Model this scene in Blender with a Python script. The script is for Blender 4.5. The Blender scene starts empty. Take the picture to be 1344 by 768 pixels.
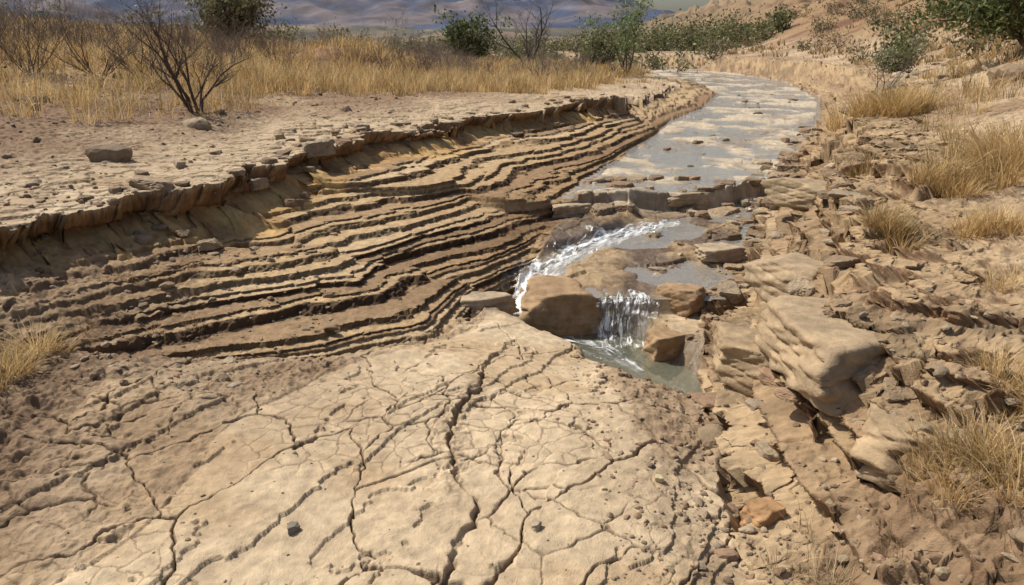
import bpy, math, time
import numpy as np
from mathutils import Vector
t0=time.time()
rng=np.random.default_rng(7)
TB=[rng.random((256,256)) for _ in range(12)]
def lerp(a,b,t): return a+(b-a)*t
def ss(a,b,x):
    t=np.clip((x-a)/(b-a),0,1); return t*t*(3-2*t)
def vn(x,y,s=0):
    t=TB[s%12]
    fx=np.floor(x); fy=np.floor(y)
    xi=fx.astype(np.int64)&255; yi=fy.astype(np.int64)&255
    fx=x-fx; fy=y-fy
    fx=fx*fx*(3-2*fx); fy=fy*fy*(3-2*fy)
    x1=(xi+1)&255; y1=(yi+1)&255
    a=t[xi,yi]; b=t[x1,yi]; c=t[xi,y1]; d=t[x1,y1]
    return (a+(b-a)*fx)*(1-fy)+(c+(d-c)*fx)*fy
def fbm(x,y,o,s,gain=.5):
    r=0; amp=1; tot=0
    for i in range(o):
        r=r+amp*(vn(x+i*17.3,y-i*9.1,s+i)*2-1); tot+=amp; amp*=gain
        x,y=(x*1.6-y*1.2),(x*1.2+y*1.6)
    return r/tot*1.4
def vor(x,y,s=0,edge=False):
    ta=TB[s%12]; tb=TB[(s+1)%12]; tc=TB[(s+2)%12]
    ix=np.floor(x).astype(np.int64); iy=np.floor(y).astype(np.int64)
    F1=np.full(x.shape,9.); F2=np.full(x.shape,9.); I=np.zeros(x.shape); MX=np.zeros(x.shape); MY=np.zeros(x.shape)
    for i in (-1,0,1):
        for j in (-1,0,1):
            cx=(ix+i); cy=(iy+j); a=cx&255; b=cy&255
            rx=cx+ta[a,b]-x; ry=cy+tb[a,b]-y
            d=np.hypot(rx,ry); m=d<F1
            F2=np.where(m,F1,np.minimum(F2,d)); I=np.where(m,tc[a,b],I); F1=np.where(m,d,F1)
            if edge: MX=np.where(m,rx,MX); MY=np.where(m,ry,MY)
    if not edge: return F1,F2-F1,I
    E=np.full(x.shape,9.)
    for i in (-1,0,1):
        for j in (-1,0,1):
            cx=(ix+i); cy=(iy+j); a=cx&255; b=cy&255
            rx=cx+ta[a,b]-x; ry=cy+tb[a,b]-y
            ex=rx-MX; ey=ry-MY; L=np.hypot(ex,ey)
            q=((rx+MX)*.5*ex+(ry+MY)*.5*ey)/np.maximum(L,1e-6)
            E=np.where(L>1e-5,np.minimum(E,q),E)
    return F1,E,I
def vorE(x,y,s,m):
    e=np.full(x.shape,9.); I=np.full(x.shape,.5)
    if m.any():
        _,a,b=vor(x[m],y[m],s,True); e[m]=a; I[m]=b
    return e,I
def sdp(x,y,P):
    best=np.full(x.shape,1e18); sg=np.ones(x.shape); nx=np.zeros(x.shape); ny=np.zeros(x.shape)
    for (ax,ay),(bx,by) in zip(P[:-1],P[1:]):
        dx=bx-ax; dy=by-ay
        t=np.clip(((x-ax)*dx+(y-ay)*dy)/(dx*dx+dy*dy),0,1)
        qx=x-(ax+t*dx); qy=y-(ay+t*dy); d=qx*qx+qy*qy
        m=d<best
        best=np.where(m,d,best); sg=np.where(m,np.sign(dx*(y-ay)-dy*(x-ax)),sg)
        L=math.hypot(dx,dy)
        nx=np.where(m,-dy/L,nx); ny=np.where(m,dx/L,ny)
    return np.sqrt(best)*sg, nx, ny   # + on the left hand of the line
RIML=[(-30,0.5),(-5.5,3.7),(-3.4,4.5),(-2.65,5.5),(-2.3,6.5),(-1.75,8.2),(-.73,10),(.32,11.5),(1.9,13.5),(2.4,15.5),(3.7,19),(5.0,23),(5.6,29),(3.5,35),(-4,41),(-40,55)]
BASL=[(-30,-1.2),(-4.6,2.9),(-2.8,3.85),(-1.9,4.0),(-1.13,4.15),(-.45,4.6),(-.06,5.6),(.54,7.5),(1.28,9.7),(2.3,12.4),(3.2,15),(4.6,18),(6,22),(6.8,29),(4.4,36.5),(-4,43),(-40,58)]
RIMR=[(1.6,-10),(1.6,1.0),(1.62,2.0),(1.58,2.7),(1.50,3.25),(1.9,4.0),(2.35,4.8),(3.3,7.2),(4.4,9.4),(6.5,13.5),(9.5,20),(10.9,27),(10.7,36),(7,45),(-4,52),(-40,68)]
BASR=[(.72,-10),(.76,1.0),(.80,2.0),(.88,2.8),(1.04,3.6),(1.22,4.5),(1.58,5.6),(2.25,7.3),(3.05,8.7),(4.2,11.2),(6,15),(8.3,20.8),(9.9,28),(9.6,35),(6,43),(-4,49.5),(-40,65)]
POOL=[(.2,5.6),(.70,5.02),(.92,4.5),(.96,4.1)]
def mktab(lo,hi,a,b,seed,p=1.5):
    r=np.random.default_rng(seed); v=[lo]
    while v[-1]<hi: v.append(v[-1]+a+(b-a)*r.random()**p)
    return np.array(v), r.random(len(v)+1), r.random(len(v)+1)
TL=mktab(-1.2,3,.016,.075,3,2.0); TR=mktab(-1.2,3,.04,.15,5); TP=mktab(-1.2,4,.02,.05,8)
def terr(h,tab,rf):
    v,ra,rc=tab
    i=np.clip(np.searchsorted(v,h)-1,0,len(v)-2)
    lo=v[i]; hi=v[i+1]; f=(h-lo)/(hi-lo)
    k=1-rf
    tread=.16*f/k; ris=.16+.84*ss(k,1,f)
    z=lo+(hi-lo)*np.where(f<k,tread,ris)
    sh=np.where(f<k,1-2*f/k,-1+2*(f-k)/rf)
    return z,sh*(.2+ra[i])*np.clip((hi-lo)/.05,.5,1.8),rc[i],(f>k)*1.0
def C(*a): return np.array(a)
def mixc(c,d,t): return c+(d-c)*t[:,None]
CX=([5.2,5.66,6.1,6.8,7.3,7.8],[.15,.11,.18,.64,1.3,1.6])
def lipf(x,y): return y-(7.85+.3*(x-.8))+.7*(vn(x*1.7,y*1.7,6)-.5)
def frf(x,y): return y-np.where(x>.18,5.33,5.6)+(.05+.14*ss(.25,.5,np.abs(x-.87)))*(vn(x*3.3,y*3.3,5)-.5)
def bedbase(x,y):
    mud=-.16*ss(2.6,5.0,y)-.14*ss(3.0,4.6,y)*ss(-.7,.6,x)+.05*np.maximum(0,-x-1.4)*ss(1,3,y)+.03*ss(.2,.7,x)*ss(3.2,2.4,y)
    pd,_,_=sdp(x,y,POOL)
    pd=np.abs(pd)+.09*(vn(x*5,y*5,4)-.5)+.03*(vn(x*19,y*19,5)-.5)+.07*ss(4.6,4.0,y)
    low=lerp(-.60,np.minimum(mud,-.02),ss(.21,.46,pd))
    cx=np.interp(y,*CX)
    cz=np.interp(y,[5.2,5.5,6.1,6.8,7.3,7.8],[-.58,-.47,-.34,-.22,-.16,-.12])
    dc=(x-cx)*.8+.05*(vn(x*7,y*7,3)-.5)
    S=np.interp(y,[5.3,7.8],[-.19,-.12])
    S=np.where(dc>0,lerp(cz,S,ss(.14,.28,dc)),lerp(cz,cz+.08,ss(.14,.28,-dc)))
    fr=frf(x,y)
    z=lerp(low,S,ss(-.03,.05,fr))
    U=.075+.006*(y-8)
    lip=lipf(x,y)
    z=lerp(z,U,ss(-.04,.04,lip))
    return z,lip,fr,pd
def terrain(x,y):
    r=np.hypot(x,y)
    base,lip,fr,pd=bedbase(x,y)
    n1=fbm(x*.9,y*.9,4,1); n2=fbm(x*5,y*5,4,3); n3=fbm(x*22,y*22,3,6)
    n0=fbm(x*.17,y*.17,3,8)
    nb=fbm(x*1.7+9,y*1.7,3,5)
    b1,be,bid=vor(x*2.6+.25*n1,y*2.6+.25*n2,2)
    q1,qe,qid=vor(x*5.5+.3*n2,y*5.5+.2*n2,6)
    dl,nlx,nly=sdp(x,y,RIML); dl=-dl
    bl,_,_=sdp(x,y,BASL)
    dr,nrx,nry=sdp(x,y,RIMR)
    br,_,_=sdp(x,y,BASR); br=-br
    base=base-.09*np.exp(-((br+.02)/.22)**2)*ss(1.6,3.0,y)*ss(4.6,4.0,y)-.045*np.exp(-((bl+.03)/.13)**2)*ss(6,5,y)*ss(-2.6,-1.6,x)
    dl=dl+nb*.18+n2*.07+(bid-.5)*.24+(qid-.5)*.10+n3*.018
    dr=dr+n1*.24+n2*.08+n3*.018+(bid-.5)*.22*ss(40,10,y)+(qid-.5)*.08
    br=br+n1*.08+n2*.03
    uL=np.clip(dl,0,None)/(np.clip(dl,0,None)+np.clip(bl,.0,None)+1e-4)
    uR=np.clip(dr,0,None)/(np.clip(dr,0,None)+np.clip(br,.0,None)+1e-4)
    pxL=np.interp(uL,[0,.022,.045,.10,.28,.50,.62,.86,.95,1],[0,.22,.24,.42,.53,.63,.74,.88,1.03,1])
    pxR=np.interp(uR,[0,.05,.22,.30,.52,.62,.85,1],[0,.20,.28,.58,.66,.90,.96,1])
    oL=np.maximum(-dl,0); oR=np.maximum(-dr,0)
    PL=np.interp(y,[2,4,5.6,8.5,13.5,15,20,40,80],[.36,.48,.60,.65,.72,.52,.40,.42,.1])
    PL=PL+.035*np.minimum(oL,18)+.075*np.clip(-x-3.2,0,28)*ss(1.5,8,y)+.10*n0*ss(1,5,oL)
    mound=np.exp(-((x+4.2)/1.9)**2-((y-20)/1.6)**2)
    PL=PL+mound*(.75+.25*n1)
    PR=np.interp(y,[1,2.2,3,4.8,7.2,9.4,14,40,80],[.34,.42,.51,.66,.78,.83,.84,.8,.2])
    xh=np.interp(y,[0,5,10,15,20,30,40,60,75,140],[2.3,3.1,5.2,7.8,10.6,12.2,12.6,14.,18.5,42])
    PR=PR+.08*np.minimum(oR,3)+np.interp(np.maximum(x-xh,0),[0,1,4,20,60,200],[0,.18,1.35,8.5,20,45])*ss(0,1.5,y)*(.85+.25*n0)
    gl=1-pxL; gr=1-pxR
    side=(dl<dr)
    z=base+(PL-base)*gl*side+(PR-base)*gr*(~side)
    far=ss(55,160,r)
    farz=-3+fbm(x*.01,y*.01,4,2)*5*ss(120,500,r)
    z=lerp(z,np.where((x>13)&(r<400),np.maximum(z,farz),farz),far)
    mL=ss(.07,.12,uL)*ss(1.0,.985,uL)*side; mR=ss(.0,.01,uR)*ss(1.,.97,uR)*(~side)
    plL=ss(.25,.0,dl)*side; plR=ss(.2,0,dr)*(~side)
    bed=np.clip(1-plL-plR-mL-mR,0,1)*(uL>.93)*(uR>.93)
    near=ss(60,30,r)
    crum=(~side)*ss(.85,1.1,x)*ss(2.4,2.0,y+.3*n1+.15*n2)
    crum=np.clip(crum,0,1)
    h=z+(n1*.045+nb*.015+n2*.016+n3*.006+(qid-.5)*.014)
    zt,shL,rcL,riL=terr(h,TL,.36)
    smo=.5+.5*ss(-.6,-.15,fbm(x*.8+13,y*.8+2,3,10)+.3*n2)
    z=lerp(z,zt,mL*ss(-3.7,-2.5,x+.25*n1)*smo)
    topR=(~side)*ss(-1.1,-.3,dr)*near
    mR=np.maximum(mR,topR*.9*(dr<=.02))
    mRt=mR*(1-.75*crum)
    brk=ss(-.5,.3,fbm(x*1.3+4,y*1.3,3,11))
    h2=z+n1*.035+n2*.030+n3*.012+(bid-.5)*.12+(qid-.5)*.06
    zt,shR,rcR,riR=terr(h2,TR,.20)
    z=lerp(z,zt+(n1*.03+n2*.01)*.2,mRt*(.68+.27*brk))
    plate=ss(-2.6,-.2,dl)*(dl<=.02)*side
    hp=z+n1*.045+n2*.025+n3*.008+(bid-.5)*.05+(qid-.5)*.02
    zp,_,rcP,riP=terr(hp,TP,.12)
    z=lerp(z,zp,plate*.9*near*(.4+.6*brk))
    # mud cracks
    ca=.36*x+.933*y; cb=.933*x-.36*y
    jx=n2*.045+n3*.012; jy=fbm(x*6+31,y*6,4,9)*.045+n3*.008
    wx=fbm(x*2.1,y*2.1,2,9)*.12
    mud=bed*ss(5.1,4.6,y)*ss(.24,.44,pd)
    rough=ss(.1,.6,fbm(x*.8+3,y*.8,3,10)+ss(.25,.7,x)*.9-.25+.25*ss(-1.2,-2.2,x))
    crm=np.clip(mud*(1-.6*rough)+.45*plate+bed*ss(5.6,6,y)*.5,0,1)*ss(20,12,r)
    mk_=crm>.01
    e1,i1=vorE((ca+wx+jx)*1.2,(cb+wx+jy)*1.7,4,mk_)
    e2,i2=vorE((x+wx*.6+jx)*3.6,(y-wx*.6+jy)*3.3,7,mk_)
    e3,i3=vorE((x+jx)*9,(y+jy)*8,1,mk_&(r<7))
    m1=vn(x*1.1,y*1.1,7); m1b=vn(x*3.1,y*3.1,2); m1c=vn(x*8,y*8,4)
    w1=(.005+.014*ss(.4,.9,m1)*m1b)*(.4+1.2*m1c)
    c1=np.exp(-(e1/w1)**2)*ss(.12,.28,m1+.2*m1b)
    on2=ss(.44,.50,vn(x*.9+5,y*.9,8)+.15*(m1b-.5)); c2=np.exp(-(e2/(.009+.018*m1b*m1c))**2)*on2
    on3=ss(.50,.57,vn(x*1.3+9,y*1.3,3)); c3=np.exp(-(e3/.030)**2)*on3
    z=z+crm*((i1-.5)*.012+(i2-.5)*.005*on2-c1*.030-c2*.015-c3*.004)
    s1=fbm(ca*.5+4,cb*2.0,4,5)+.09*n2+.05*n3
    st=ss(.10,.112,s1)*.014+ss(-.32,-.31,s1)*.011+ss(.5,.51,s1)*.012
    z=z+st*mud
    fis=[(-.1,1.0),(-.22,1.9),(-.16,2.5),(-.28,3.0),(-.2,3.6),(-.02,4.2)]
    fd,_,_=sdp(x+n2*.07+n1*.06+n3*.02,y,fis); fa=np.abs(fd)
    fiss=np.exp(-(fa/.012)**2)*ss(.9,1.5,y)*ss(4.4,3.8,y)*(.3+.7*ss(.3,.5,m1b))
    fz=ss(.13,.02,fa)*mud*ss(.4,.6,vn(x*2,y*2,9))
    z=z-fiss*.025*mud+fz*n3*.014+.012*np.sign(fd)*ss(.0,.012,fa)*ss(.5,.1,fa)*mud
    soilL=plL*(1-np.clip(plate,0,1)); soilR=plR*(1-topR*.6)
    toeL=side*ss(-2.0,-3.2,x+.5*n1)*ss(.06,.2,uL)+.5*side*np.exp(-((uL-1)/.05)**2)*ss(6,5,y)
    toeL=np.clip(toeL,0,1)
    rockb=np.clip(soilR*.8+soilL*.7+toeL*.8+mR*.32+crum*.9+mud*rough*.42+.2*mL*ss(.8,1,uL)+.25*mL*(1-smo),0,1.2)*near
    k1,_,ki=vor(x*13+n3*.4,y*13,3); k2,_,kj=vor(x*31,y*31+n3*.3,8)
    nr_=1-np.abs(fbm(x*9,y*9,3,2))*2
    z=z+rockb*(n2*.02+nr_*.010+n3*.016+(.5-k1)*.026*(ki>.45)+(.5-k2)*.012*(kj>.5))
    z=z+near*(n1*.012*mud+n2*.005+n3*.0024*(1+mL+mR+.6*mud*rough))
    chn=1-.85*np.exp(-((x-np.interp(y,*CX))/.32)**2)
    U_=bed*ss(7.6,8.1,y)*near
    slab=(bid-.5)*.022+(n1*.7+nb)*.024+n2*.006
    z=z+U_*(slab+.005-.010*np.exp(-(be/.05)**2))
    z=z+bed*ss(5.3,5.6,y)*ss(8.3,7.6,y)*(nb*.035+n2*.02+(bid-.5)*.07)*chn
    lipm=bed*np.exp(-(lip/.35)**2)*near
    z=z+lipm*((bid-.4)*.09+(qid-.5)*.03)*chn
    cap=-.23*np.interp(uL,[0,.02,.045,.08,.13],[0,.4,1,.45,0])*side*(z>-.3)*ss(30,15,y)*(.6+.8*vn(x*1.3,y*1.3,6))
    shl=(.030*shL*mL*smo*ss(-3.2,-2.2,x)+cap)*near
    shr=(.045*shR*mRt)*near
    X=x-nlx*shl+nrx*shr; Y=y-nly*shl+nry*shr
    # ---- colour
    N=x.shape[0]; t=np.clip(.5+.5*n1+.25*n2,0,1)
    c=mixc(np.tile(C(.39,.30,.20),(N,1)),C(.52,.42,.29),t)
    c=mixc(c,c*C(.79,.72,.63),ss(.05,.6,fbm(x*1.6+7,y*1.6,4,2))*.65)
    c=mixc(c,c*C(1.08,1.08,1.08),ss(.1,.5,fbm(ca*.8,cb*3+5,3,7))*mud)
    c=mixc(c,C(.25,.175,.11),.8*np.clip(rough*mud,0,1))
    g=ss(-.35,.5,n1+.5*n0)
    c=mixc(c,mixc(c,C(.28,.195,.12),ss(0,.5,n2+n1*.5)),plate*.6)
    soil=mixc(np.tile(C(.22,.145,.09),(N,1)),C(.37,.28,.18),g)
    c=mixc(c,soil,np.clip(plL*(1-plate),0,1))
    gr_=ss(2.5,5,oL+n1)*side
    c=mixc(c,mixc(soil,C(.31,.21,.10),ss(-.3,.3,n0+.5*n1)),gr_)
    c=mixc(c,mixc(np.tile(C(.15,.085,.05),(N,1)),C(.28,.17,.10),np.clip(.5+n2+.5*n1,0,1)),ss(.15,.5,mound+.1*n2))
    soilr=mixc(np.tile(C(.23,.155,.095),(N,1)),C(.39,.30,.20),g)
    c=mixc(c,soilr,np.clip(plR,0,1)*.9)
    hill=ss(.8,3.5,x-xh)*(~side)
    c=mixc(c,mixc(np.tile(C(.15,.078,.05),(N,1)),C(.25,.165,.09),ss(-.4,.4,n1+n0)),hill)
    pal=np.array([(.42,.30,.165),(.26,.165,.09),(.18,.11,.06),(.36,.25,.135),(.48,.36,.22)])
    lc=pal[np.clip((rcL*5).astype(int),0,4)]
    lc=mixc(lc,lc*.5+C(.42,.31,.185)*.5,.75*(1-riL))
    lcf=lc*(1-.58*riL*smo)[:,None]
    damp=ss(.35,.95,uL)*ss(4.3,6.5,y)*side
    lcf=mixc(lcf,lcf*C(.62,.55,.49),damp*.8)
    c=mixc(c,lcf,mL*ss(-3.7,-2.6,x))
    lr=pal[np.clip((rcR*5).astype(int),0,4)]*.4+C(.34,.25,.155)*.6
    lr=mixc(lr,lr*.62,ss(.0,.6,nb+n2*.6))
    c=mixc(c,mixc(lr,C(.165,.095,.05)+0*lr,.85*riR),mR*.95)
    c=mixc(c,mixc(np.tile(C(.165,.107,.065),(N,1)),C(.32,.235,.15),np.clip(.5+n2+n1,0,1)),crum*.85)
    och=ss(.03,.06,uL)*ss(.2,.13,uL)*side*ss(16,12,y)
    c=mixc(c,mixc(np.tile(C(.50,.34,.15),(N,1)),C(.33,.20,.09),np.clip(.5+n2+.4*n1,0,1)),och)
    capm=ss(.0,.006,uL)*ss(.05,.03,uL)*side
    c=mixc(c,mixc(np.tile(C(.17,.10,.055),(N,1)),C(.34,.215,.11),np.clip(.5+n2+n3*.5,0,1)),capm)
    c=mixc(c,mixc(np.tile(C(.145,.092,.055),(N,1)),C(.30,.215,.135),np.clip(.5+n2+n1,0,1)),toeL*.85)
    wetup=bed*ss(7.7,8.1,y)
    c=mixc(c,mixc(np.tile(C(.26,.215,.155),(N,1)),C(.47,.40,.30),ss(-.3,.5,nb+.4*n2)),wetup*.95)
    sh_=bed*ss(5.2,5.5,y)*ss(8.1,7.7,y)
    c=mixc(c,mixc(np.tile(C(.12,.08,.048),(N,1)),C(.32,.235,.145),ss(-.1,.5,nb+.4*n2)),sh_)
    wetp=np.clip(ss(.6,.25,pd+.18*n1)*bed*ss(5.6,5.2,y),0,1)
    c=mixc(c,C(.13,.092,.055),wetp*.85)
    ck=np.clip(c1*.95+c2*.9+c3*.55,0,1)*crm
    c=mixc(c,C(.10,.062,.038),ck)
    c=mixc(c,C(.15,.10,.06),np.clip(fiss*mud+fz*.4*(n3>0),0,1)*.8)
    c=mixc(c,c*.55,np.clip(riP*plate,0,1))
    c=c*(1+.13*n3)[:,None]
    veg=ss(34,60,r)*side
    c=mixc(c,mixc(np.tile(C(.12,.10,.055),(N,1)),C(.28,.195,.10),ss(-.2,.3,fbm(x*.5,y*.5,4,3))),veg)
    d1=ss(90,400,r); c=mixc(c,mixc(np.tile(C(.13,.10,.07),(N,1)),C(.24,.175,.11),ss(-.4,.4,fbm(x*.03,y*.03,4,4))),d1)
    c=mixc(c,C(.15,.14,.15),ss(300,1200,r)*.7)  # far ground greys with distance: haze painted into its colour
    wet=np.clip(wetup*(.35+.65*ss(.3,-.3,nb))+sh_*.6*ss(.3,-.2,nb)+wetp,0,1)
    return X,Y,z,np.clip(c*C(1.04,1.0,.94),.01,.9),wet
def TZ(x,y):
    x=np.atleast_1d(np.asarray(x,float)); y=np.atleast_1d(np.asarray(y,float))
    a=terrain(x,y); return a[0],a[1],a[2]
def mk(name,V,F,mat,col=None,wet=None,flow=None,smooth=True,parent=None):
    me=bpy.data.meshes.new(name); V=np.asarray(V,np.float32); F=np.asarray(F,np.int32); k=F.shape[1]
    me.vertices.add(len(V)); me.vertices.foreach_set('co',V.ravel())
    me.loops.add(F.size); me.loops.foreach_set('vertex_index',F.ravel())
    me.polygons.add(len(F)); me.polygons.foreach_set('loop_start',np.arange(0,F.size,k,dtype=np.int32))
    me.polygons.foreach_set('loop_total',np.full(len(F),k,np.int32))
    me.polygons.foreach_set('use_smooth',np.full(len(F),smooth))
    me.update(calc_edges=True)
    if col is not None:
        a=me.attributes.new('Col','FLOAT_COLOR','POINT'); cc=np.ones((len(V),4),np.float32); cc[:,:3]=col; a.data.foreach_set('color',cc.ravel())
    if wet is not None:
        a=me.attributes.new('wet','FLOAT','POINT'); a.data.foreach_set('value',np.asarray(wet,np.float32))
    if flow is not None:
        a=me.attributes.new('flow','FLOAT_VECTOR','POINT'); a.data.foreach_set('vector',np.asarray(flow,np.float32).ravel())
    me.materials.append(mat)
    o=bpy.data.objects.new(name,me); bpy.context.scene.collection.objects.link(o)
    if parent: o.parent=parent
    return o
def newmat(n):
    m=bpy.data.materials.new(n); m.use_nodes=True; nt=m.node_tree
    return m,nt,nt.nodes['Principled BSDF'],nt.nodes,nt.links
def colmat(name,rough=.9,n1=30,n2=160,bstr=.5,bd=.01,var=.35,wet=False,transl=0,spec=.25):
    m,nt,b,N,L=newmat(name)
    a=N.new('ShaderNodeAttribute'); a.attribute_name='Col'
    tc=N.new('ShaderNodeTexCoord')
    no=N.new('ShaderNodeTexNoise'); no.inputs['Scale'].default_value=n1; no.inputs['Detail'].default_value=9; no.inputs['Roughness'].default_value=.65
    L.new(tc.outputs['Object'],no.inputs['Vector'])
    mr=N.new('ShaderNodeMapRange'); mr.inputs[1].default_value=.3; mr.inputs[2].default_value=.7; mr.inputs[3].default_value=1-var; mr.inputs[4].default_value=1+var*.7
    L.new(no.outputs['Fac'],mr.inputs[0])
    mx=N.new('ShaderNodeVectorMath'); mx.operation='SCALE'
    L.new(a.outputs['Color'],mx.inputs[0]); L.new(mr.outputs[0],mx.inputs['Scale'])
    L.new(mx.outputs[0],b.inputs['Base Color'])
    b.inputs['Roughness'].default_value=rough; b.inputs['Specular IOR Level'].default_value=spec
    if bstr>0:
        n_=N.new('ShaderNodeTexNoise'); n_.inputs['Scale'].default_value=n2; n_.inputs['Detail'].default_value=6
        L.new(tc.outputs['Object'],n_.inputs['Vector'])
        ad=N.new('ShaderNodeMath'); ad.operation='ADD'
        mu=N.new('ShaderNodeMath'); mu.operation='MULTIPLY'; mu.inputs[1].default_value=.35
        L.new(n_.outputs['Fac'],mu.inputs[0]); L.new(mu.outputs[0],ad.inputs[0]); L.new(no.outputs['Fac'],ad.inputs[1])
        bp=N.new('ShaderNodeBump'); bp.inputs['Strength'].default_value=bstr; bp.inputs['Distance'].default_value=bd
        L.new(ad.outputs[0],bp.inputs['Height']); L.new(bp.outputs[0],b.inputs['Normal'])
    if wet:
        w=N.new('ShaderNodeAttribute'); w.attribute_name='wet'
        r=N.new('ShaderNodeMapRange'); r.inputs[3].default_value=rough; r.inputs[4].default_value=.28
        L.new(w.outputs['Fac'],r.inputs[0]); L.new(r.outputs[0],b.inputs['Roughness'])
        r2=N.new('ShaderNodeMapRange'); r2.inputs[3].default_value=spec; r2.inputs[4].default_value=.6
        L.new(w.outputs['Fac'],r2.inputs[0]); L.new(r2.outputs[0],b.inputs['Specular IOR Level'])
    if transl>0:
        out=N['Material Output']; tr=N.new('ShaderNodeBsdfTranslucent'); L.new(mx.outputs[0],tr.inputs['Color'])
        ms=N.new('ShaderNodeMixShader'); ms.inputs[0].default_value=transl
        L.new(b.outputs[0],ms.inputs[1]); L.new(tr.outputs[0],ms.inputs[2]); L.new(ms.outputs[0],out.inputs['Surface'])
    return m
M_ground=colmat('eroded_mud',.92,16,170,.9,.013,.28,wet=True)
M_rock=colmat('rock_mat',.88,14,90,.8,.012,.35)
M_grass=colmat('dry_grass_mat',.7,3,0,0,0,.3,transl=.35)
M_leaf=colmat('leaf_mat',.6,2,0,0,0,.35,transl=.3)
M_bark=colmat('bark_mat',.9,40,200,.5,.004,.3)
M_mtn=colmat('mountain_mat',.95,.02,.05,.0,1,.5)
def watermat(name,tint,frac,rough=.05,bs=6,bstr=.12):
    m,nt,b,N,L=newmat(name); out=N['Material Output']; N.remove(b)
    tp=N.new('ShaderNodeBsdfTransparent'); tp.inputs[0].default_value=(.88,.88,.82,1)
    df=N.new('ShaderNodeBsdfDiffuse'); df.inputs[0].default_value=(*tint,1)
    gl=N.new('ShaderNodeBsdfGlossy'); gl.inputs['Roughness'].default_value=rough; gl.inputs[0].default_value=(1,1,1,1)
    m1=N.new('ShaderNodeMixShader'); m1.inputs[0].default_value=frac
    L.new(tp.outputs[0],m1.inputs[1]); L.new(df.outputs[0],m1.inputs[2])
    fr=N.new('ShaderNodeFresnel'); fr.inputs[0].default_value=1.33
    m2=N.new('ShaderNodeMixShader'); L.new(fr.outputs[0],m2.inputs[0]); L.new(m1.outputs[0],m2.inputs[1]); L.new(gl.outputs[0],m2.inputs[2])
    tc=N.new('ShaderNodeTexCoord'); no=N.new('ShaderNodeTexNoise'); no.inputs['Scale'].default_value=bs; no.inputs['Detail'].default_value=5
    L.new(tc.outputs['Object'],no.inputs['Vector'])
    bp=N.new('ShaderNodeBump'); bp.inputs['Strength'].default_value=bstr; bp.inputs['Distance'].default_value=.02
    L.new(no.outputs['Fac'],bp.inputs['Height']); L.new(bp.outputs[0],gl.inputs['Normal']); L.new(bp.outputs[0],fr.inputs['Normal'])
    L.new(m2.outputs[0],out.inputs['Surface']); return m
M_water=watermat('stream_water_mat',(.54,.50,.43),.34,.09,13,.55)
M_pool=watermat('pool_water_mat',(.34,.34,.24),.3,.05,16,.7)
def foammat():
    m,nt,b,N,L=newmat('white_water_mat'); out=N['Material Output']
    b.inputs['Base Color'].default_value=(.84,.85,.84,1); b.inputs['Roughness'].default_value=.5
    a=N.new('ShaderNodeAttribute'); a.attribute_name='flow'
    mp=N.new('ShaderNodeMapping'); mp.inputs['Scale'].default_value=(46,7,1)
    L.new(a.outputs['Vector'],mp.inputs['Vector'])
    no=N.new('ShaderNodeTexNoise'); no.inputs['Scale'].default_value=1; no.inputs['Detail'].default_value=7; no.inputs['Roughness'].default_value=.7; no.inputs['Distortion'].default_value=1.2
    L.new(mp.outputs[0],no.inputs['Vector'])
    mp2=N.new('ShaderNodeMapping'); mp2.inputs['Scale'].default_value=(9,6,1); L.new(a.outputs['Vector'],mp2.inputs['Vector'])
    nb=N.new('ShaderNodeTexNoise'); nb.inputs['Scale'].default_value=1; nb.inputs['Detail'].default_value=3; L.new(mp2.outputs[0],nb.inputs['Vector'])
    nb2=N.new('ShaderNodeMath'); nb2.operation='MULTIPLY_ADD'; nb2.inputs[1].default_value=.55; nb2.inputs[2].default_value=-.275; L.new(nb.outputs['Fac'],nb2.inputs[0])
    w=N.new('ShaderNodeAttribute'); w.attribute_name='wet'
    su=N.new('ShaderNodeMath'); su.operation='ADD'; L.new(no.outputs['Fac'],su.inputs[0]); L.new(w.outputs['Fac'],su.inputs[1])
    su2=N.new('ShaderNodeMath'); su2.operation='ADD'; L.new(su.outputs[0],su2.inputs[0]); L.new(nb2.outputs[0],su2.inputs[1])
    mr=N.new('ShaderNodeMapRange'); mr.inputs[1].default_value=.43; mr.inputs[2].default_value=.64; L.new(su2.outputs[0],mr.inputs[0])
    tp=N.new('ShaderNodeBsdfTransparent'); tp.inputs[0].default_value=(.92,.93,.9,1)
    gl=N.new('ShaderNodeBsdfGlossy'); gl.inputs['Roughness'].default_value=.2
    m0=N.new('ShaderNodeMixShader'); m0.inputs[0].default_value=.1; L.new(tp.outputs[0],m0.inputs[1]); L.new(gl.outputs[0],m0.inputs[2])
    ms=N.new('ShaderNodeMixShader'); L.new(mr.outputs[0],ms.inputs[0]); L.new(m0.outputs[0],ms.inputs[1]); L.new(b.outputs[0],ms.inputs[2])
    bp=N.new('ShaderNodeBump'); bp.inputs['Strength'].default_value=.7; bp.inputs['Distance'].default_value=.012
    L.new(no.outputs['Fac'],bp.inputs['Height']); L.new(bp.outputs[0],b.inputs['Normal']); L.new(bp.outputs[0],gl.inputs['Normal'])
    L.new(ms.outputs[0],out.inputs['Surface']); return m
M_foam=foammat()
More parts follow.
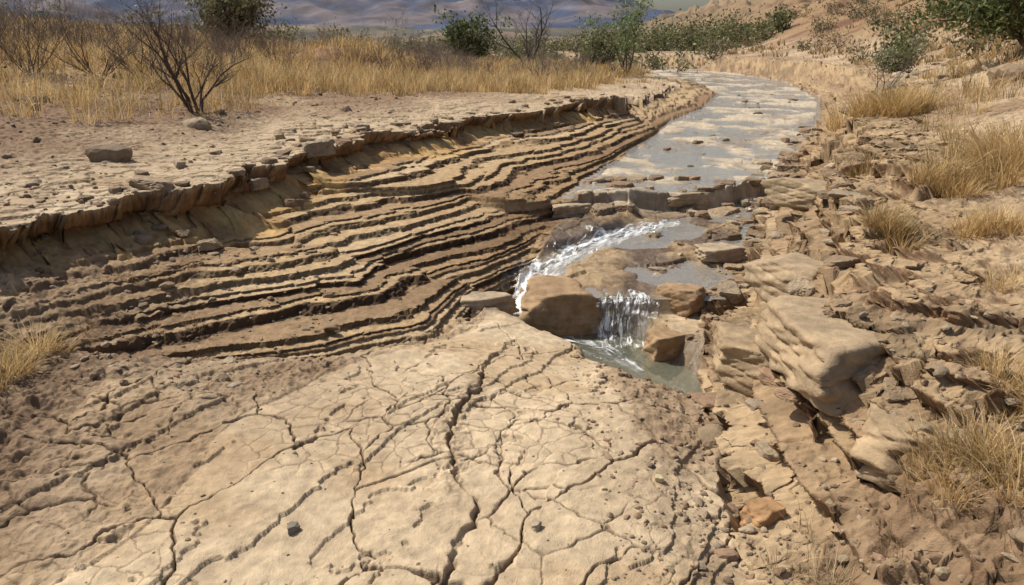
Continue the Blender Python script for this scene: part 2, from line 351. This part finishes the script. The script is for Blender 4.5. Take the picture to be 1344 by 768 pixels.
# ---------- ground sheet
rr=[.7]
while rr[-1]<3500:
    r=rr[-1]; rr.append(r+(.012 if r<1.6 else .0055 if r<4 else .0072 if r<9.5 else .015 if r<15 else r*.014))
rr=np.array(rr)
aa=np.radians(np.concatenate([np.arange(-85,-41.5,.7),np.arange(-41.5,41.5,.066),np.arange(41.5,86,.7)]))
nr,na=len(rr),len(aa)
R,A=np.meshgrid(rr,aa,indexing='ij')
gx=(R*np.sin(A)).ravel(); gy=(R*np.cos(A)).ravel()
ch=[terrain(gx[i:i+100000],gy[i:i+100000]) for i in range(0,len(gx),100000)]
GX,GY,GZ,GC,GW=[np.concatenate([c[k] for c in ch]) for k in range(5)]
idx=np.arange(nr*na).reshape(nr,na)
F=np.stack([idx[:-1,:-1],idx[:-1,1:],idx[1:,1:],idx[1:,:-1]],-1).reshape(-1,4)[:,::-1]
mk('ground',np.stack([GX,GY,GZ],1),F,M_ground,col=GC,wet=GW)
print('ground',nr,na,time.time()-t0)
def gridmesh(name,xs,ys,fz,fc,mat):
    X,Y=np.meshgrid(xs,ys,indexing='ij'); x=X.ravel(); y=Y.ravel(); z=fz(x,y)
    n,m=X.shape; id_=np.arange(n*m).reshape(n,m)
    F=np.stack([id_[:-1,:-1],id_[1:,:-1],id_[1:,1:],id_[:-1,1:]],-1).reshape(-1,4)
    return mk(name,np.stack([x,y,z],1),F,mat,col=fc(x,y,z))
def ridged(x,y,o,s):
    r=0;a=1;t=0
    for i in range(o):
        r=r+a*(1-np.abs(vn(x,y,s+i)*2-1)); t+=a; a*=.5; x,y=x*1.7-y*1.1,x*1.1+y*1.7
    return r/t
def mz(x,y):
    env=np.interp(x,[-2500,-900,-300,100,250,360,480,620,900],[150,135,120,118,94,62,42,30,16])
    return env*np.exp(-((y-1600)/420)**2)*(.30+.9*ridged(x*.005,y*.005,7,3))*.98-8
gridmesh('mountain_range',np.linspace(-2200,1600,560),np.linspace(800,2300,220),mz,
  lambda x,y,z: mixc(np.tile(C(.062,.078,.125),(len(x),1)),C(.15,.125,.13),np.clip(.5+1.6*fbm(x*.014,y*.014,5,2),0,1)),M_mtn)  # bluish tone puts aerial haze into the mountain colour
def fz2(x,y):
    return np.exp(-((y-520)/150)**2)*(1+20*ridged(x*.009,y*.009,6,6))*np.interp(x,[-900,-250,100,200,500],[1.3,.95,.72,.6,.5])-6
gridmesh('foothills',np.linspace(-900,700,420),np.linspace(250,850,180),fz2,
  lambda x,y,z: mixc(np.tile(C(.085,.08,.065),(len(x),1)),C(.22,.16,.105),np.clip(.45+1.5*fbm(x*.04,y*.04,5,5),0,1)),M_mtn)
# ---------- rocks
import bmesh
def ico(s):
    bm=bmesh.new(); bmesh.ops.create_icosphere(bm,subdivisions=s,radius=1)
    V=np.array([v.co[:] for v in bm.verts]); F=np.array([[v.index for v in f.verts] for f in bm.faces]); bm.free(); return V,F
def rocks(P,S,sub,rg,flat=(.4,.8),K=9,tilt=.3,slab=False):
    V0,F0=ico(sub); n=len(P)
    nrm=rg.normal(size=(n,K,3))
    if slab: nrm[:,:,2]*=.35; nrm[:,0]=(0,0,1); nrm[:,1]=(0,0,-1)
    nrm/=np.linalg.norm(nrm,axis=2,keepdims=True)
    dk=rg.uniform(.45,.85,(n,K))
    if slab: dk[:,:2]=.5
    dots=np.einsum('vj,nkj->nvk',V0,nrm)
    sc=np.where(dots>.05,dk[:,None,:]/np.maximum(dots,.05),9).min(2); sc=np.minimum(sc,1)
    V=V0[None]*sc[:,:,None]
    V+=rg.normal(size=V.shape)*.018
    ax=np.stack([rg.uniform(.8,1.3,n),rg.uniform(.65,1.,n),rg.uniform(*flat,n)],1)
    V=V*ax[:,None,:]*np.asarray(S)[:,None,None]
    th=rg.uniform(0,6.28,n); c=np.cos(th)[:,None]; s=np.sin(th)[:,None]
    tx=rg.uniform(-tilt,tilt,n)[:,None]; y=V[:,:,1]*np.cos(tx)-V[:,:,2]*np.sin(tx); z=V[:,:,1]*np.sin(tx)+V[:,:,2]*np.cos(tx)
    x=V[:,:,0]; V=np.stack([x*c-y*s,x*s+y*c,z],2)+np.asarray(P)[:,None,:]
    F=(F0[None]+np.arange(n)[:,None,None]*len(V0)).reshape(-1,3)
    return V.reshape(-1,3),F,len(V0)
RCOL=np.array([(.36,.275,.18),(.30,.215,.135),(.34,.245,.15),(.23,.16,.10),(.38,.295,.20),(.30,.195,.12)])
def scatter(name,xs,ys,sizes,sub=2,sink=.25,seed=1,dark=1.,flat=(.4,.8),slab=False,tilt=.3,smooth=False):
    rg=np.random.default_rng(seed); X,Y,Z=TZ(xs,ys); S=np.asarray(sizes)
    P=np.stack([X,Y,Z+S*flat[0]*.6-S*sink],1)
    V,F,k=rocks(P,S,sub,rg,flat=flat,slab=slab,tilt=tilt); n=len(P)
    cc=RCOL[rg.integers(0,len(RCOL),n)]*rg.uniform(.75,1.08,(n,1))*dark
    return mk(name,V,F,M_rock,col=np.repeat(cc,k,0),smooth=smooth)
rg=np.random.default_rng(11)
def rect(n,x0,x1,y0,y1): return rg.uniform(x0,x1,n),rg.uniform(y0,y1,n)
def alongpts(poly,n,y0,y1,spread,off=0):
    P=np.array(poly); yy=rg.uniform(y0,y1,n); xx=np.interp(yy,P[:,1],P[:,0]); return xx+off+rg.normal(size=n)*spread,yy
def ln(n,m,s=.5,mx=9): return np.minimum(m*np.exp(rg.normal(size=n)*s),mx)
def cat(*a): return np.concatenate(a)
x1,y1=alongpts(BASR[1:13],700,1.2,9,.14,.02); x2,y2=alongpts(RIMR[1:12],500,1.2,12,.35,.2)
x3,y3=rect(900,1.6,5,1.2,9); x4,y4=rect(900,-4.5,-1.2,3.4,5.6); x5,y5=rect(900,-8,-1.5,5,13)
k=x3>np.interp(y3,[1,3,5,7,9],[1.6,1.7,2.5,3.4,4.3]); x3,y3=x3[k],y3[k]
x6,y6=rect(520,-2.2,.9,1.7,4.6); x7,y7=rect(650,.35,1.0,1.7,4.4); x8,y8=rect(600,.9,2.0,1.3,2.6)
scatter('gravel',cat(x1,x2,x3,x4,x5,x6,x7,x8),cat(y1,y2,y3,y4,y5,y6,y7,y8),
  cat(ln(len(x1),.012,.6,.04),ln(len(x2),.012,.6,.04),ln(len(x3),.011,.6,.045),ln(len(x4),.013,.6,.05),ln(len(x5),.015,.6,.06),ln(len(x6),.005,.5,.015),ln(len(x7),.008,.6,.028),ln(len(x8),.009,.6,.03)),2,.15,3,.9)
x1,y1=alongpts(BASR[3:12],70,3.0,11,.10,.02); x4,y4=rect(60,-9,-2.2,6.5,14); x7,y7=rect(30,3,9,10,22); x8,y8=rect(130,5,14,7,24)
k=x8>np.interp(y8,[7,24],[4,11]); x8,y8=x8[k],y8[k]
x9,y9=rect(36,1.3,3.6,1.5,6.5); x10,y10=rect(26,1.2,2.8,5.6,7.6)
scatter('rubble_stones',cat(x1,x4,x7,x8,x9,x10),cat(y1,y4,y7,y8,y9,y10),
  cat(ln(70,.05,.4,.1),ln(60,.06,.5,.2),ln(30,.06,.4,.15),ln(len(x8),.1,.5,.3),ln(36,.035,.4,.08),ln(26,.05,.4,.1)),3,.25,5,.9)
x1,y1=alongpts(BASR[2:12],60,2.8,12,.08,.22); x2,y2=alongpts(RIMR[2:12],70,2.6,13,.12,-.12); x3,y3=alongpts(BASR[7:12],40,7.5,14,.1,-.02); x4,y4=rect(34,.9,3.0,7.7,9.0); x5,y5=alongpts(RIML[2:9],90,5,14,.28,-.2); x6,y6=rect(40,2.0,8,9,20); k=(x6>np.interp(y6,[9,20],[1.4,5.4]))&(x6<np.interp(y6,[9,20],[3.2,8])); x6,y6=x6[k],y6[k]
scatter('ledge_slabs',cat(x1,x2,x3,x4,x5,x6),cat(y1,y2,y3,y4,y5,y6),
  cat(ln(60,.08,.45,.18),ln(70,.085,.5,.2),ln(40,.10,.3,.2),ln(34,.12,.35,.22),ln(90,.08,.45,.2),ln(len(x6),.1,.4,.2)),4,.14,9,.95,flat=(.3,.8),slab=True,tilt=.2)
def rock(name,x,y,z,s,ax,rot,col,seed,tilt=0,sub=5):
    rg=np.random.default_rng(seed); V0,F0=ico(sub)
    K=13; nrm=rg.normal(size=(K,3)); nrm[0]=(.1,.05,1); nrm[1]=(.2,-1,.15); nrm[2]=(.9,.1,.1); nrm[3]=(-.9,.2,0); nrm/=np.linalg.norm(nrm,axis=1,keepdims=True)
    dk=rg.uniform(.55,.85,K); dk[:4]=.55; d=V0@nrm.T
    sc=np.minimum(np.where(d>.05,dk/np.maximum(d,.05),9).min(1),1); V=V0*sc[:,None]
    q=fbm(V[:,0]*3+seed,V[:,1]*3+V[:,2]*4,6,2)*.13; lay=(V[:,2]+.5*q+.1*V[:,0])*3.2+seed*.37; lf=lay%1
    q2=-.05*np.exp(-((lf-.5)/.10)**2)+.02*np.sin(np.floor(lay+.5)*7.1)
    V=V*np.stack([1+q+q2,1+q+q2,1+q*.6],1)*np.array(ax)*s
    c,s_=math.cos(rot),math.sin(rot); ct,st=math.cos(tilt),math.sin(tilt)
    V=np.stack([V[:,0],V[:,1]*ct-V[:,2]*st,V[:,1]*st+V[:,2]*ct],1)
    V=np.stack([V[:,0]*c-V[:,1]*s_,V[:,0]*s_+V[:,1]*c,V[:,2]],1)
    cc=np.array(col)*(1+.2*fbm(V[:,0]*12,V[:,2]*12+V[:,1]*9,3,4))[:,None]
    o=mk(name,V,F0,M_rock,col=cc,smooth=True); o.location=(x,y,z); return o
def gz(x,y): return float(TZ([x],[y])[2][0])
BR=(.32,.21,.115); TN=(.36,.275,.18)
rock('boulder',.38,5.48,-.32,.48,(1.05,.85,.66),.08,BR,3)
rock('boulder',1.12,4.93,-.42,.24,(1.1,.9,.9),.5,BR,5)
rock('boulder',-.22,5.45,-.27,.28,(1.3,.9,.5),.5,TN,6)
rock('boulder',1.83,6.3,gz(1.83,6.3)+.04,.30,(1.2,.7,.4),.4,TN,7)
rock('boulder',1.34,5.4,-.22,.28,(.9,.9,.7),1.,BR,8)
rock('boulder',1.95,8.2,0,.3,(1.3,.7,.42),.3,TN,10)
rock('boulder',.62,7.75,-.03,.3,(1.3,.8,.4),.4,TN,12)
rock('boulder',.98,2.42,gz(.98,2.42)+.07,.125,(1.,.8,.95),.3,(.36,.21,.10),13)
rock('ledge_block',1.55,3.1,.36,.58,(1.0,.85,.40),.25,(.35,.255,.155),15)
rock('ledge_block',1.62,2.5,.25,.44,(1.,.9,.38),-.3,(.34,.245,.145),25)
rock('ledge_block',1.30,3.6,.10,.36,(1.,.9,.5),.9,(.32,.23,.135),27)
rock('ledge_block',1.76,4.35,.30,.40,(.8,1.1,.5),.3,(.34,.25,.155),28)
rock('ledge_block',2.62,6.4,.42,.42,(.7,1.2,.45),.5,(.33,.245,.15),30)
rock('pebble',.117,2.43,gz(.117,2.43)+.015,.048,(1,.8,.7),.2,(.40,.31,.21),16,sub=4)
rock('pebble',.087,2.27,gz(.087,2.27)+.01,.036,(1.1,.8,.6),1,(.36,.29,.2),17,sub=4)
rock('pebble',-.80,2.28,gz(-.8,2.28)+.012,.04,(1.,.8,.6),.6,(.2,.17,.13),18,sub=4)
rock('pebble',.6,2.6,gz(.6,2.6)+.01,.03,(1.,.8,.7),0,(.5,.42,.24),19,sub=4)
# ---------- water
def polywater(name,xs,ys,fz,mask,mat):
    X,Y=np.meshgrid(xs,ys,indexing='ij'); x=X.ravel(); y=Y.ravel(); z=fz(x,y); ok=mask(x,y)
    n,m=X.shape; id_=np.arange(n*m).reshape(n,m)
    F=np.stack([id_[:-1,:-1],id_[1:,:-1],id_[1:,1:],id_[:-1,1:]],-1).reshape(-1,4)
    F=F[ok[F].all(1)]; u,inv=np.unique(F,return_inverse=True)
    return mk(name,np.stack([x,y,z],1)[u],inv.reshape(-1,4),mat)
def inchan(x,y):
    a,_,_=sdp(x,y,BASL); b,_,_=sdp(x,y,BASR); return (a<.15)&(b>-.15)
polywater('stream_water',np.arange(-12,11.5,.06),np.arange(7.6,50,.06),lambda x,y:.075+.006*(y-8)+.001+.0*x,
   lambda x,y: inchan(x,y)&(lipf(x,y)>.03),M_water)
polywater('shelf_water',np.arange(.2,3.2,.03),np.arange(5.3,8.6,.03),lambda x,y:np.interp(y,[5.3,7.8],[-.19,-.12])-.002,
   lambda x,y: inchan(x,y)&(lipf(x,y)<.05)&(x>np.interp(y,*CX)+.12)&(frf(x,y)>0),M_water)
polywater('pool_water',np.arange(-.3,1.6,.03),np.arange(3.6,5.9,.03),lambda x,y:-.455+0*x,lambda x,y:(y<5.8)&(np.abs(sdp(x,y,POOL)[0])<.5),M_pool)
def ribbon(name,path,widths,mat,nl=90,nw=26,amp=.02,seed=3,edge=.3,gain=.1,drape=False):
    P=np.array(path,float); d=np.r_[0,np.cumsum(np.linalg.norm(np.diff(P,axis=0),axis=1))]
    t=np.linspace(0,d[-1],nl); C_=np.stack([np.interp(t,d,P[:,i]) for i in range(3)],1)
    for _ in range(4): C_[1:-1]=(C_[:-2]+2*C_[1:-1]+C_[2:])/4
    w=np.interp(t,d,widths)*(1+.25*fbm(t*5,t*0+seed,3,seed)); T_=np.gradient(C_,axis=0); side=np.stack([T_[:,1],-T_[:,0],0*t],1)
    h=np.linalg.norm(side,axis=1,keepdims=True); side=side/np.maximum(h,1e-6)
    s=np.linspace(-1,1,nw); V=C_[:,None,:]+side[:,None,:]*(s[None,:,None]*w[:,None,None])
    tt=np.repeat(t,nw); sv=np.tile(s,nl); ww=np.repeat(w,nw); V=V.reshape(-1,3)
    if drape:
        zt=TZ(V[:,0],V[:,1])[2]; zt=np.where(V[:,1]<5.6,np.maximum(zt,-.455),zt); V[:,2]=zt+.022
    n=fbm(sv*ww*22,tt*9,4,seed); V[:,2]+=amp*n-.01*sv**2; V[:,1]-=amp*n*.5
    e=np.clip((1-np.abs(sv))/edge,0,1); wet=(e-1)*.35+gain*e
    id_=np.arange(nl*nw).reshape(nl,nw); F=np.stack([id_[:-1,:-1],id_[1:,:-1],id_[1:,1:],id_[:-1,1:]],-1).reshape(-1,4)
    return mk(name,V,F,mat,flow=np.stack([sv*ww,tt,0*tt],1),wet=wet)
ribbon('cascade',[(1.75,7.6,-.06),(1.3,7.3,-.08),(.95,7.05,-.10),(.64,6.8,-.14),(.38,6.45,-.2),(.18,6.1,-.28),(.10,5.75,-.39),(.16,5.4,-.45),(.3,5.2,-.45)],[.16,.22,.23,.25,.26,.27,.28,.28,.22],M_foam,190,44,.026,3,.6,gain=.06,drape=True)
ribbon('waterfall',[(.90,5.50,-.170),(.88,5.31,-.172),(.874,5.26,-.19),(.87,5.235,-.25),(.86,5.215,-.35),(.855,5.19,-.45),(.84,5.0,-.448)],[.18,.2,.21,.22,.23,.24,.26],M_foam,140,70,.020,5,.3,gain=-.02)
ribbon('pool_foam',[(.15,5.5,-.446),(.45,5.15,-.446),(.70,5.0,-.446),(.90,4.6,-.446)],[.16,.24,.2,.06],M_foam,60,30,.004,8,.8,gain=-.04)
# ---------- grass
def grass(name,x,y,nb,H,spread,col,w=.004,seed=1,lean=(.15,.8)):
    rg=np.random.default_rng(seed); x=np.atleast_1d(x); y=np.atleast_1d(y); n=len(x)
    X,Y,Z=TZ(x,y); nb=np.broadcast_to(nb,(n,)); H=np.broadcast_to(H,(n,)); spread=np.broadcast_to(spread,(n,)); w=np.broadcast_to(w,(n,))
    i=np.repeat(np.arange(n),nb); N=len(i)
    a=rg.uniform(0,6.283,N); rad=spread[i]*np.sqrt(rg.random(N))
    bx=X[i]+rad*np.cos(a); by=Y[i]+rad*np.sin(a); bz=Z[i]-.03
    a2=a+rg.normal(size=N)*.8; ln_=rg.uniform(*lean,N)*(.4+.8*rad/spread[i]); h=H[i]*rg.uniform(.35,1.1,N)
    ts=np.array([0,.35,.7,1.]); ww=np.array([1,.85,.6,.12])
    pw=a2+math.pi/2+rg.normal(size=N)*.5
    V=np.zeros((N,4,2,3))
    for k_,t in enumerate(ts):
        ox=np.cos(a2)*ln_*h*t**1.7; oy=np.sin(a2)*ln_*h*t**1.7; oz=h*t*(1-.35*ln_*t)
        for s_,sg in enumerate((-1,1)):
            V[:,k_,s_,0]=bx+ox+sg*np.cos(pw)*w[i]*ww[k_]; V[:,k_,s_,1]=by+oy+sg*np.sin(pw)*w[i]*ww[k_]; V[:,k_,s_,2]=bz+oz
    b=np.arange(N)*8
    F=np.concatenate([np.stack([b+2*k_,b+2*k_+1,b+2*k_+3,b+2*k_+2],1) for k_ in range(3)])
    base=np.array(col); cc=base[rg.integers(0,len(base),N)]*rg.uniform(.75,1.2,(N,1))*rg.uniform(.7,1.1,n)[i][:,None]
    cc=np.repeat(cc,8,0)
    return mk(name,V.reshape(-1,3),F,M_grass,col=cc)
GOLD=[(.64,.44,.18),(.72,.53,.26),(.53,.35,.13),(.76,.59,.34),(.40,.27,.12)]
PALE=[(.62,.49,.30),(.52,.40,.22),(.42,.31,.17)]
g2=np.random.default_rng(21)
def pick(n,x0,x1,y0,y1,f):
    x=g2.uniform(x0,x1,n); y=g2.uniform(y0,y1,n); k=f(x,y)>g2.random(n); return x[k],y[k]
def fl(x,y):
    d=sdp(x,y,RIML)[0]
    n=fbm(x*.45,y*.45,3,4)
    return ss(1.8,3.8,d+1.2*n+1.3*ss(15,19,y))*ss(-.45,.20,n+.3*ss(13,17,y))*(.4+.6*ss(10,14,y))
xa,ya=pick(13000,-16,6,8.0,34,fl)
ra=np.hypot(xa,ya)
grass('dry_grass_field',xa,ya,np.where(ra<18,34,20),g2.uniform(.16,.56,len(xa)),.17,GOLD,np.clip(ra*.00035,.003,.012),5)
xa,ya=pick(2500,-40,8,34,75,lambda x,y:ss(-.3,.3,fbm(x*.2,y*.2,3,4))*(sdp(x,y,RIML)[0]>1))
grass('dry_grass_far',xa,ya,14,g2.uniform(.3,.6,len(xa)),.45,GOLD,.03,6)
def frr(x,y):
    d=-sdp(x,y,RIMR)[0]; n=fbm(x*.7,y*.7,3,7)
    return ss(.25,1.0,d)*ss(-.1,.4,n)*(.45+.45*ss(6,10,y))
xa,ya=pick(3200,1.9,20,4.2,26,frr); ra=np.hypot(xa,ya)
grass('dry_grass_slope',xa,ya,34,g2.uniform(.08,.38,len(xa)),.13,GOLD+PALE,np.clip(ra*.0004,.002,.01),7)
xa,ya=pick(3000,10,60,22,90,lambda x,y:ss(-.4,.4,fbm(x*.3,y*.3,3,4))*(-sdp(x,y,RIMR)[0]>1)); 
grass('dry_grass_hillside',xa,ya,12,g2.uniform(.2,.45,len(xa)),.4,[(.44,.29,.13),(.36,.23,.10),(.5,.36,.18)],.03,8)
def tuft(x,y,n,h,s,seed,cols=GOLD,w=.0022,lean=(.25,1.1),m=1,ms=.1):
    r_=np.random.default_rng(seed); xs=x+r_.normal(size=m)*ms; ys=y+r_.normal(size=m)*ms
    grass('grass_tuft',xs,ys,n,h,s,cols,w,seed,lean)
tuft(1.52,2.10,180,.18,.07,31,m=10,ms=.10,w=.0018)
tuft(1.86,2.5,150,.17,.07,32,m=5,ms=.08,w=.0018)
tuft(2.2,4.15,200,.24,.07,33,m=4,ms=.06)
tuft(2.75,4.1,180,.20,.08,34,m=6,ms=.12)
tuft(3.45,5.4,220,.38,.14,35,m=15,ms=.28,w=.0028)
tuft(3.0,5.0,160,.24,.1,45,m=6,ms=.15)
tuft(4.6,9.2,220,.42,.16,36,m=14,ms=.3,w=.004)
tuft(2.4,3.3,100,.13,.08,43,m=4,ms=.12,w=.0018)
tuft(-2.75,3.75,220,.24,.08,37,m=6,ms=.12)
tuft(1.02,1.95,40,.14,.06,39,cols=PALE,m=4,ms=.08,w=.0013)
tuft(1.2,2.1,40,.13,.08,40,cols=PALE,m=5,ms=.12,w=.0013)
tuft(1.45,1.75,30,.12,.08,44,cols=PALE,m=5,ms=.12,w=.0013)
tuft(-2.3,4.5,60,.13,.06,41,cols=[(.3,.2,.12)],m=9,ms=.25,w=.0015)
# ---------- shrubs and trees
def plant(name,x,y,H,nst,spread,seed,leaves=0,lcol=None,lsize=.05,levels=3,rad=.03,bark=(.13,.095,.07),up=.5,kids=5,sides=5,z=None,ret=False,lspread=.12):
    rg=np.random.default_rng(seed); Vs=[];Fs=[];n=[0]; tips=[]
    z0=gz(x,y)-.05 if z is None else z
    def br(p,d,L,r,lv):
        ns=5 if lv==0 else 4; pts=[p]; rs=[r]; dd=d.copy()
        for k_ in range(ns):
            dd=dd+rg.normal(size=3)*.19+np.array([0,0,.05*up]); dd/=np.linalg.norm(dd)
            pts.append(pts[-1]+dd*L/ns); rs.append(r*(1-.75*(k_+1)/ns))
        b=n[0]; m=sides if lv<2 else 3
        for q,(pp,rq) in enumerate(zip(pts,rs)):
            t=pts[min(q+1,ns)]-pts[max(q-1,0)]; t/=np.linalg.norm(t)
            u=np.cross(t,[.3,.9,.2]); u/=np.linalg.norm(u); v=np.cross(t,u)
            for a in range(m):
                an=6.283*a/m; Vs.append(pp+rq*(math.cos(an)*u+math.sin(an)*v))
        for q in range(ns):
            for a in range(m):
                Fs.append((b+q*m+a,b+q*m+(a+1)%m,b+(q+1)*m+(a+1)%m,b+(q+1)*m+a))
        n[0]+=(ns+1)*m
        if lv>=levels-1: tips.extend(pts[2:])
        if lv<levels:
            for _ in range(kids):
                q=rg.integers(1,ns+1); f=rg.normal(size=3); f[2]=abs(f[2])*.6*up+.1; f/=np.linalg.norm(f)
                e=dd*.75+f*.8; e/=np.linalg.norm(e)
                br(pts[q],e,L*rg.uniform(.38,.62),max(rs[q]*.65,.0022),lv+1)
    root=np.array([x,y,z0])
    for k_ in range(nst):
        a=rg.uniform(0,6.283); s=spread*rg.uniform(.3,1) ; d=np.array([math.cos(a)*s,math.sin(a)*s,1.]); d/=np.linalg.norm(d)
        br(root+np.array([math.cos(a),math.sin(a),0])*.05*(nst>1),d,H*rg.uniform(.5,.85),rad*rg.uniform(.6,1),0)
    V=np.array(Vs);F=np.array(Fs)
    LV=None
    if leaves:
        tp=np.array(tips); m=leaves; c=tp[rg.integers(0,len(tp),m)]+rg.normal(size=(m,3))*lspread
        u=rg.normal(size=(m,3)); u/=np.linalg.norm(u,axis=1,keepdims=True); v=np.cross(u,rg.normal(size=(m,3))); v/=np.linalg.norm(v,axis=1,keepdims=True)
        s=lsize*rg.uniform(.5,1.2,(m,1)); LV=np.stack([c-u*s,c-v*s*.45,c+u*s,c+v*s*.45],1).reshape(-1,3)
        LF=np.arange(4*m).reshape(m,4); col=np.array(lcol); 
        lc=col[rg.integers(0,len(col),m)]*rg.uniform(.7,1.3,(m,1)); lc=np.repeat(lc,4,0)
    bc=np.tile(bark,(len(V),1))*(.85+.3*rg.random((len(V),1)))
    if ret: return V,F,bc,(LV,LF,lc) if leaves else None
    e=bpy.data.objects.new(name,None); bpy.context.scene.collection.objects.link(e)
    mk('branches',V,F,M_bark,col=bc,parent=e)
    if leaves: mk('foliage',LV,LF,M_leaf,col=lc,smooth=False,parent=e)
    return e
GR=[(.15,.18,.06),(.11,.14,.045),(.20,.22,.09),(.08,.10,.035)]
OL=[(.23,.21,.11),(.17,.16,.08),(.27,.24,.13),(.13,.12,.06)]
plant('dead_shrub',-3.95,9.5,1.5,8,.55,151,levels=3,rad=.024,kids=4,bark=(.09,.065,.05))
plant('dead_shrub',-7.0,11.2,1.35,12,1.0,52,levels=3,rad=.013,kids=5,bark=(.20,.15,.11))
plant('dead_shrub',-2.2,17.6,1.2,11,1.1,53,levels=3,rad=.014,kids=5,bark=(.17,.12,.09))
plant('dead_shrub',-1.0,20.5,1.1,10,1.0,64,levels=3,rad=.014,kids=5,bark=(.15,.11,.085))
plant('bare_tree',.6,29,3.0,5,.6,54,levels=3,rad=.07,kids=6,bark=(.12,.10,.085))
plant('dead_shrub',4.9,6.6,1.0,3,.3,56,levels=2,rad=.008,kids=4,bark=(.16,.11,.08))
plant('dead_shrub',5.4,11.3,1.4,5,.5,57,levels=3,rad=.012,kids=4,bark=(.16,.12,.09))
plant('olive_bush',-9.3,26,2.1,9,.9,58,leaves=7000,lcol=OL,lsize=.08,rad=.04,kids=5,lspread=.2)
plant('green_bush',-1.75,31,1.8,8,.55,59,leaves=5000,lcol=GR,lsize=.08,rad=.035,kids=5,lspread=.14)
plant('willow_tree',3.9,26.5,2.5,4,.35,60,leaves=1900,lcol=[(.2,.26,.10),(.14,.19,.07),(.27,.32,.14)],lsize=.06,rad=.05,kids=5,lspread=.12)
plant('olive_bush',3.2,30,1.5,8,.8,61,leaves=2400,lcol=OL+GR,lsize=.08,rad=.035,kids=5,lspread=.15)
plant('green_tree',8.6,12.8,2.4,8,.9,62,leaves=19000,lcol=GR,lsize=.055,rad=.07,kids=6,lspread=.14)
plant('sage_bush',9.5,19.,.85,9,.9,63,leaves=4200,lcol=[(.27,.28,.16),(.21,.22,.12),(.34,.33,.20)],lsize=.045,rad=.02,kids=5,lspread=.1)
def mass(name,pts,H,leaves,lcol,ls,seed,bark=(.15,.11,.08),kids=3,nst=6,lsp=.2):
    rg=np.random.default_rng(seed); AV=[];AF=[];AC=[];LV=[];LF=[];LC=[];a=b=0
    px=np.array([p[0] for p in pts]); py=np.array([p[1] for p in pts]); pz=TZ(px,py)[2]
    for i,(x,y) in enumerate(pts):
        h=H*rg.uniform(.6,1.3)
        V,F,c,l=plant('x',x,y,h,nst,1.0,seed*100+i,leaves=max(leaves,1),lcol=lcol,lsize=ls,levels=2 if leaves<2 else 1,rad=.012*h+.0003*y,bark=bark,kids=kids,sides=3,ret=True,lspread=lsp*h,z=pz[i]-.05)
        AV.append(V);AF.append(F+a);AC.append(c);a+=len(V); LV.append(l[0]);LF.append(l[1]+b);LC.append(l[2]);b+=len(l[0])
    e=bpy.data.objects.new(name,None); bpy.context.scene.collection.objects.link(e)
    mk('branches',np.concatenate(AV),np.concatenate(AF),M_bark,col=np.concatenate(AC),parent=e)
    if leaves>1: mk('foliage',np.concatenate(LV),np.concatenate(LF),M_leaf,col=np.concatenate(LC),smooth=False,parent=e)
x,y=pick(110,-17,-5,11,24,lambda x,y:1+0*x); mass('dry_brush',list(zip(x,y)),1.0,1,GR,.03,71,bark=(.17,.12,.085),kids=5,nst=8)
x,y=pick(80,-8,4,18,34,lambda x,y:(sdp(x,y,RIML)[0]>1.5)*1.); mass('dry_brush_valley',list(zip(x,y)),.9,1,GR,.03,72,bark=(.19,.145,.11),kids=5,nst=8)
x,y=pick(200,-50,13,36,120,lambda x,y:(x<13)*1.); x2,y2=pick(90,-16,8,34,60,lambda x,y:1+0*x); mass('distant_shrubs',list(zip(cat(x,x2),cat(y,y2))),1.15,180,OL+OL+GR+[(.25,.2,.14)],.11,73,lsp=.2)
x,y=pick(56,8,18,46,80,lambda x,y:1+0*x); mass('distant_trees',list(zip(x,y)),1.7,340,GR+OL,.13,74,lsp=.2)
x,y=pick(400,8,45,14,70,lambda x,y:(x>np.interp(y,[14,30,70],[9,12.5,14]))*1.); mass('hillside_shrubs',list(zip(x,y)),.8,130,OL+[(.20,.13,.07),(.24,.18,.1)],.08,75,lsp=.22)
print('done',time.time()-t0)
# ---------- light, sky, camera
sc=bpy.context.scene
w=bpy.data.worlds.new('World'); sc.world=w; w.use_nodes=True; nt=w.node_tree
sky=nt.nodes.new('ShaderNodeTexSky'); sky.sky_type='NISHITA'; sky.sun_disc=False
sd=Vector((-.66,.34,.96)).normalized()
sky.sun_elevation=math.asin(sd.z); sky.sun_rotation=math.atan2(sd.x,sd.y); sky.dust_density=3; sky.air_density=1.0
bg=nt.nodes['Background']; bg.inputs[1].default_value=.11; nt.links.new(sky.outputs[0],bg.inputs[0])
sl=bpy.data.lights.new('sun','SUN'); sl.energy=5.0; sl.angle=math.radians(.5); sl.color=(1,.95,.86)
so=bpy.data.objects.new('sun',sl); so.rotation_euler=sd.to_track_quat('Z','Y').to_euler(); sc.collection.objects.link(so)
cd=bpy.data.cameras.new('camera'); cam=bpy.data.objects.new('camera',cd); sc.collection.objects.link(cam); sc.camera=cam
cd.sensor_width=36; cd.lens=26; cd.clip_start=.05; cd.clip_end=8000
cam.location=(0,0,1.7); cam.rotation_euler=(math.radians(90-19),0,0)
sc.view_settings.view_transform='Standard'; sc.view_settings.look='None'; sc.view_settings.exposure=0
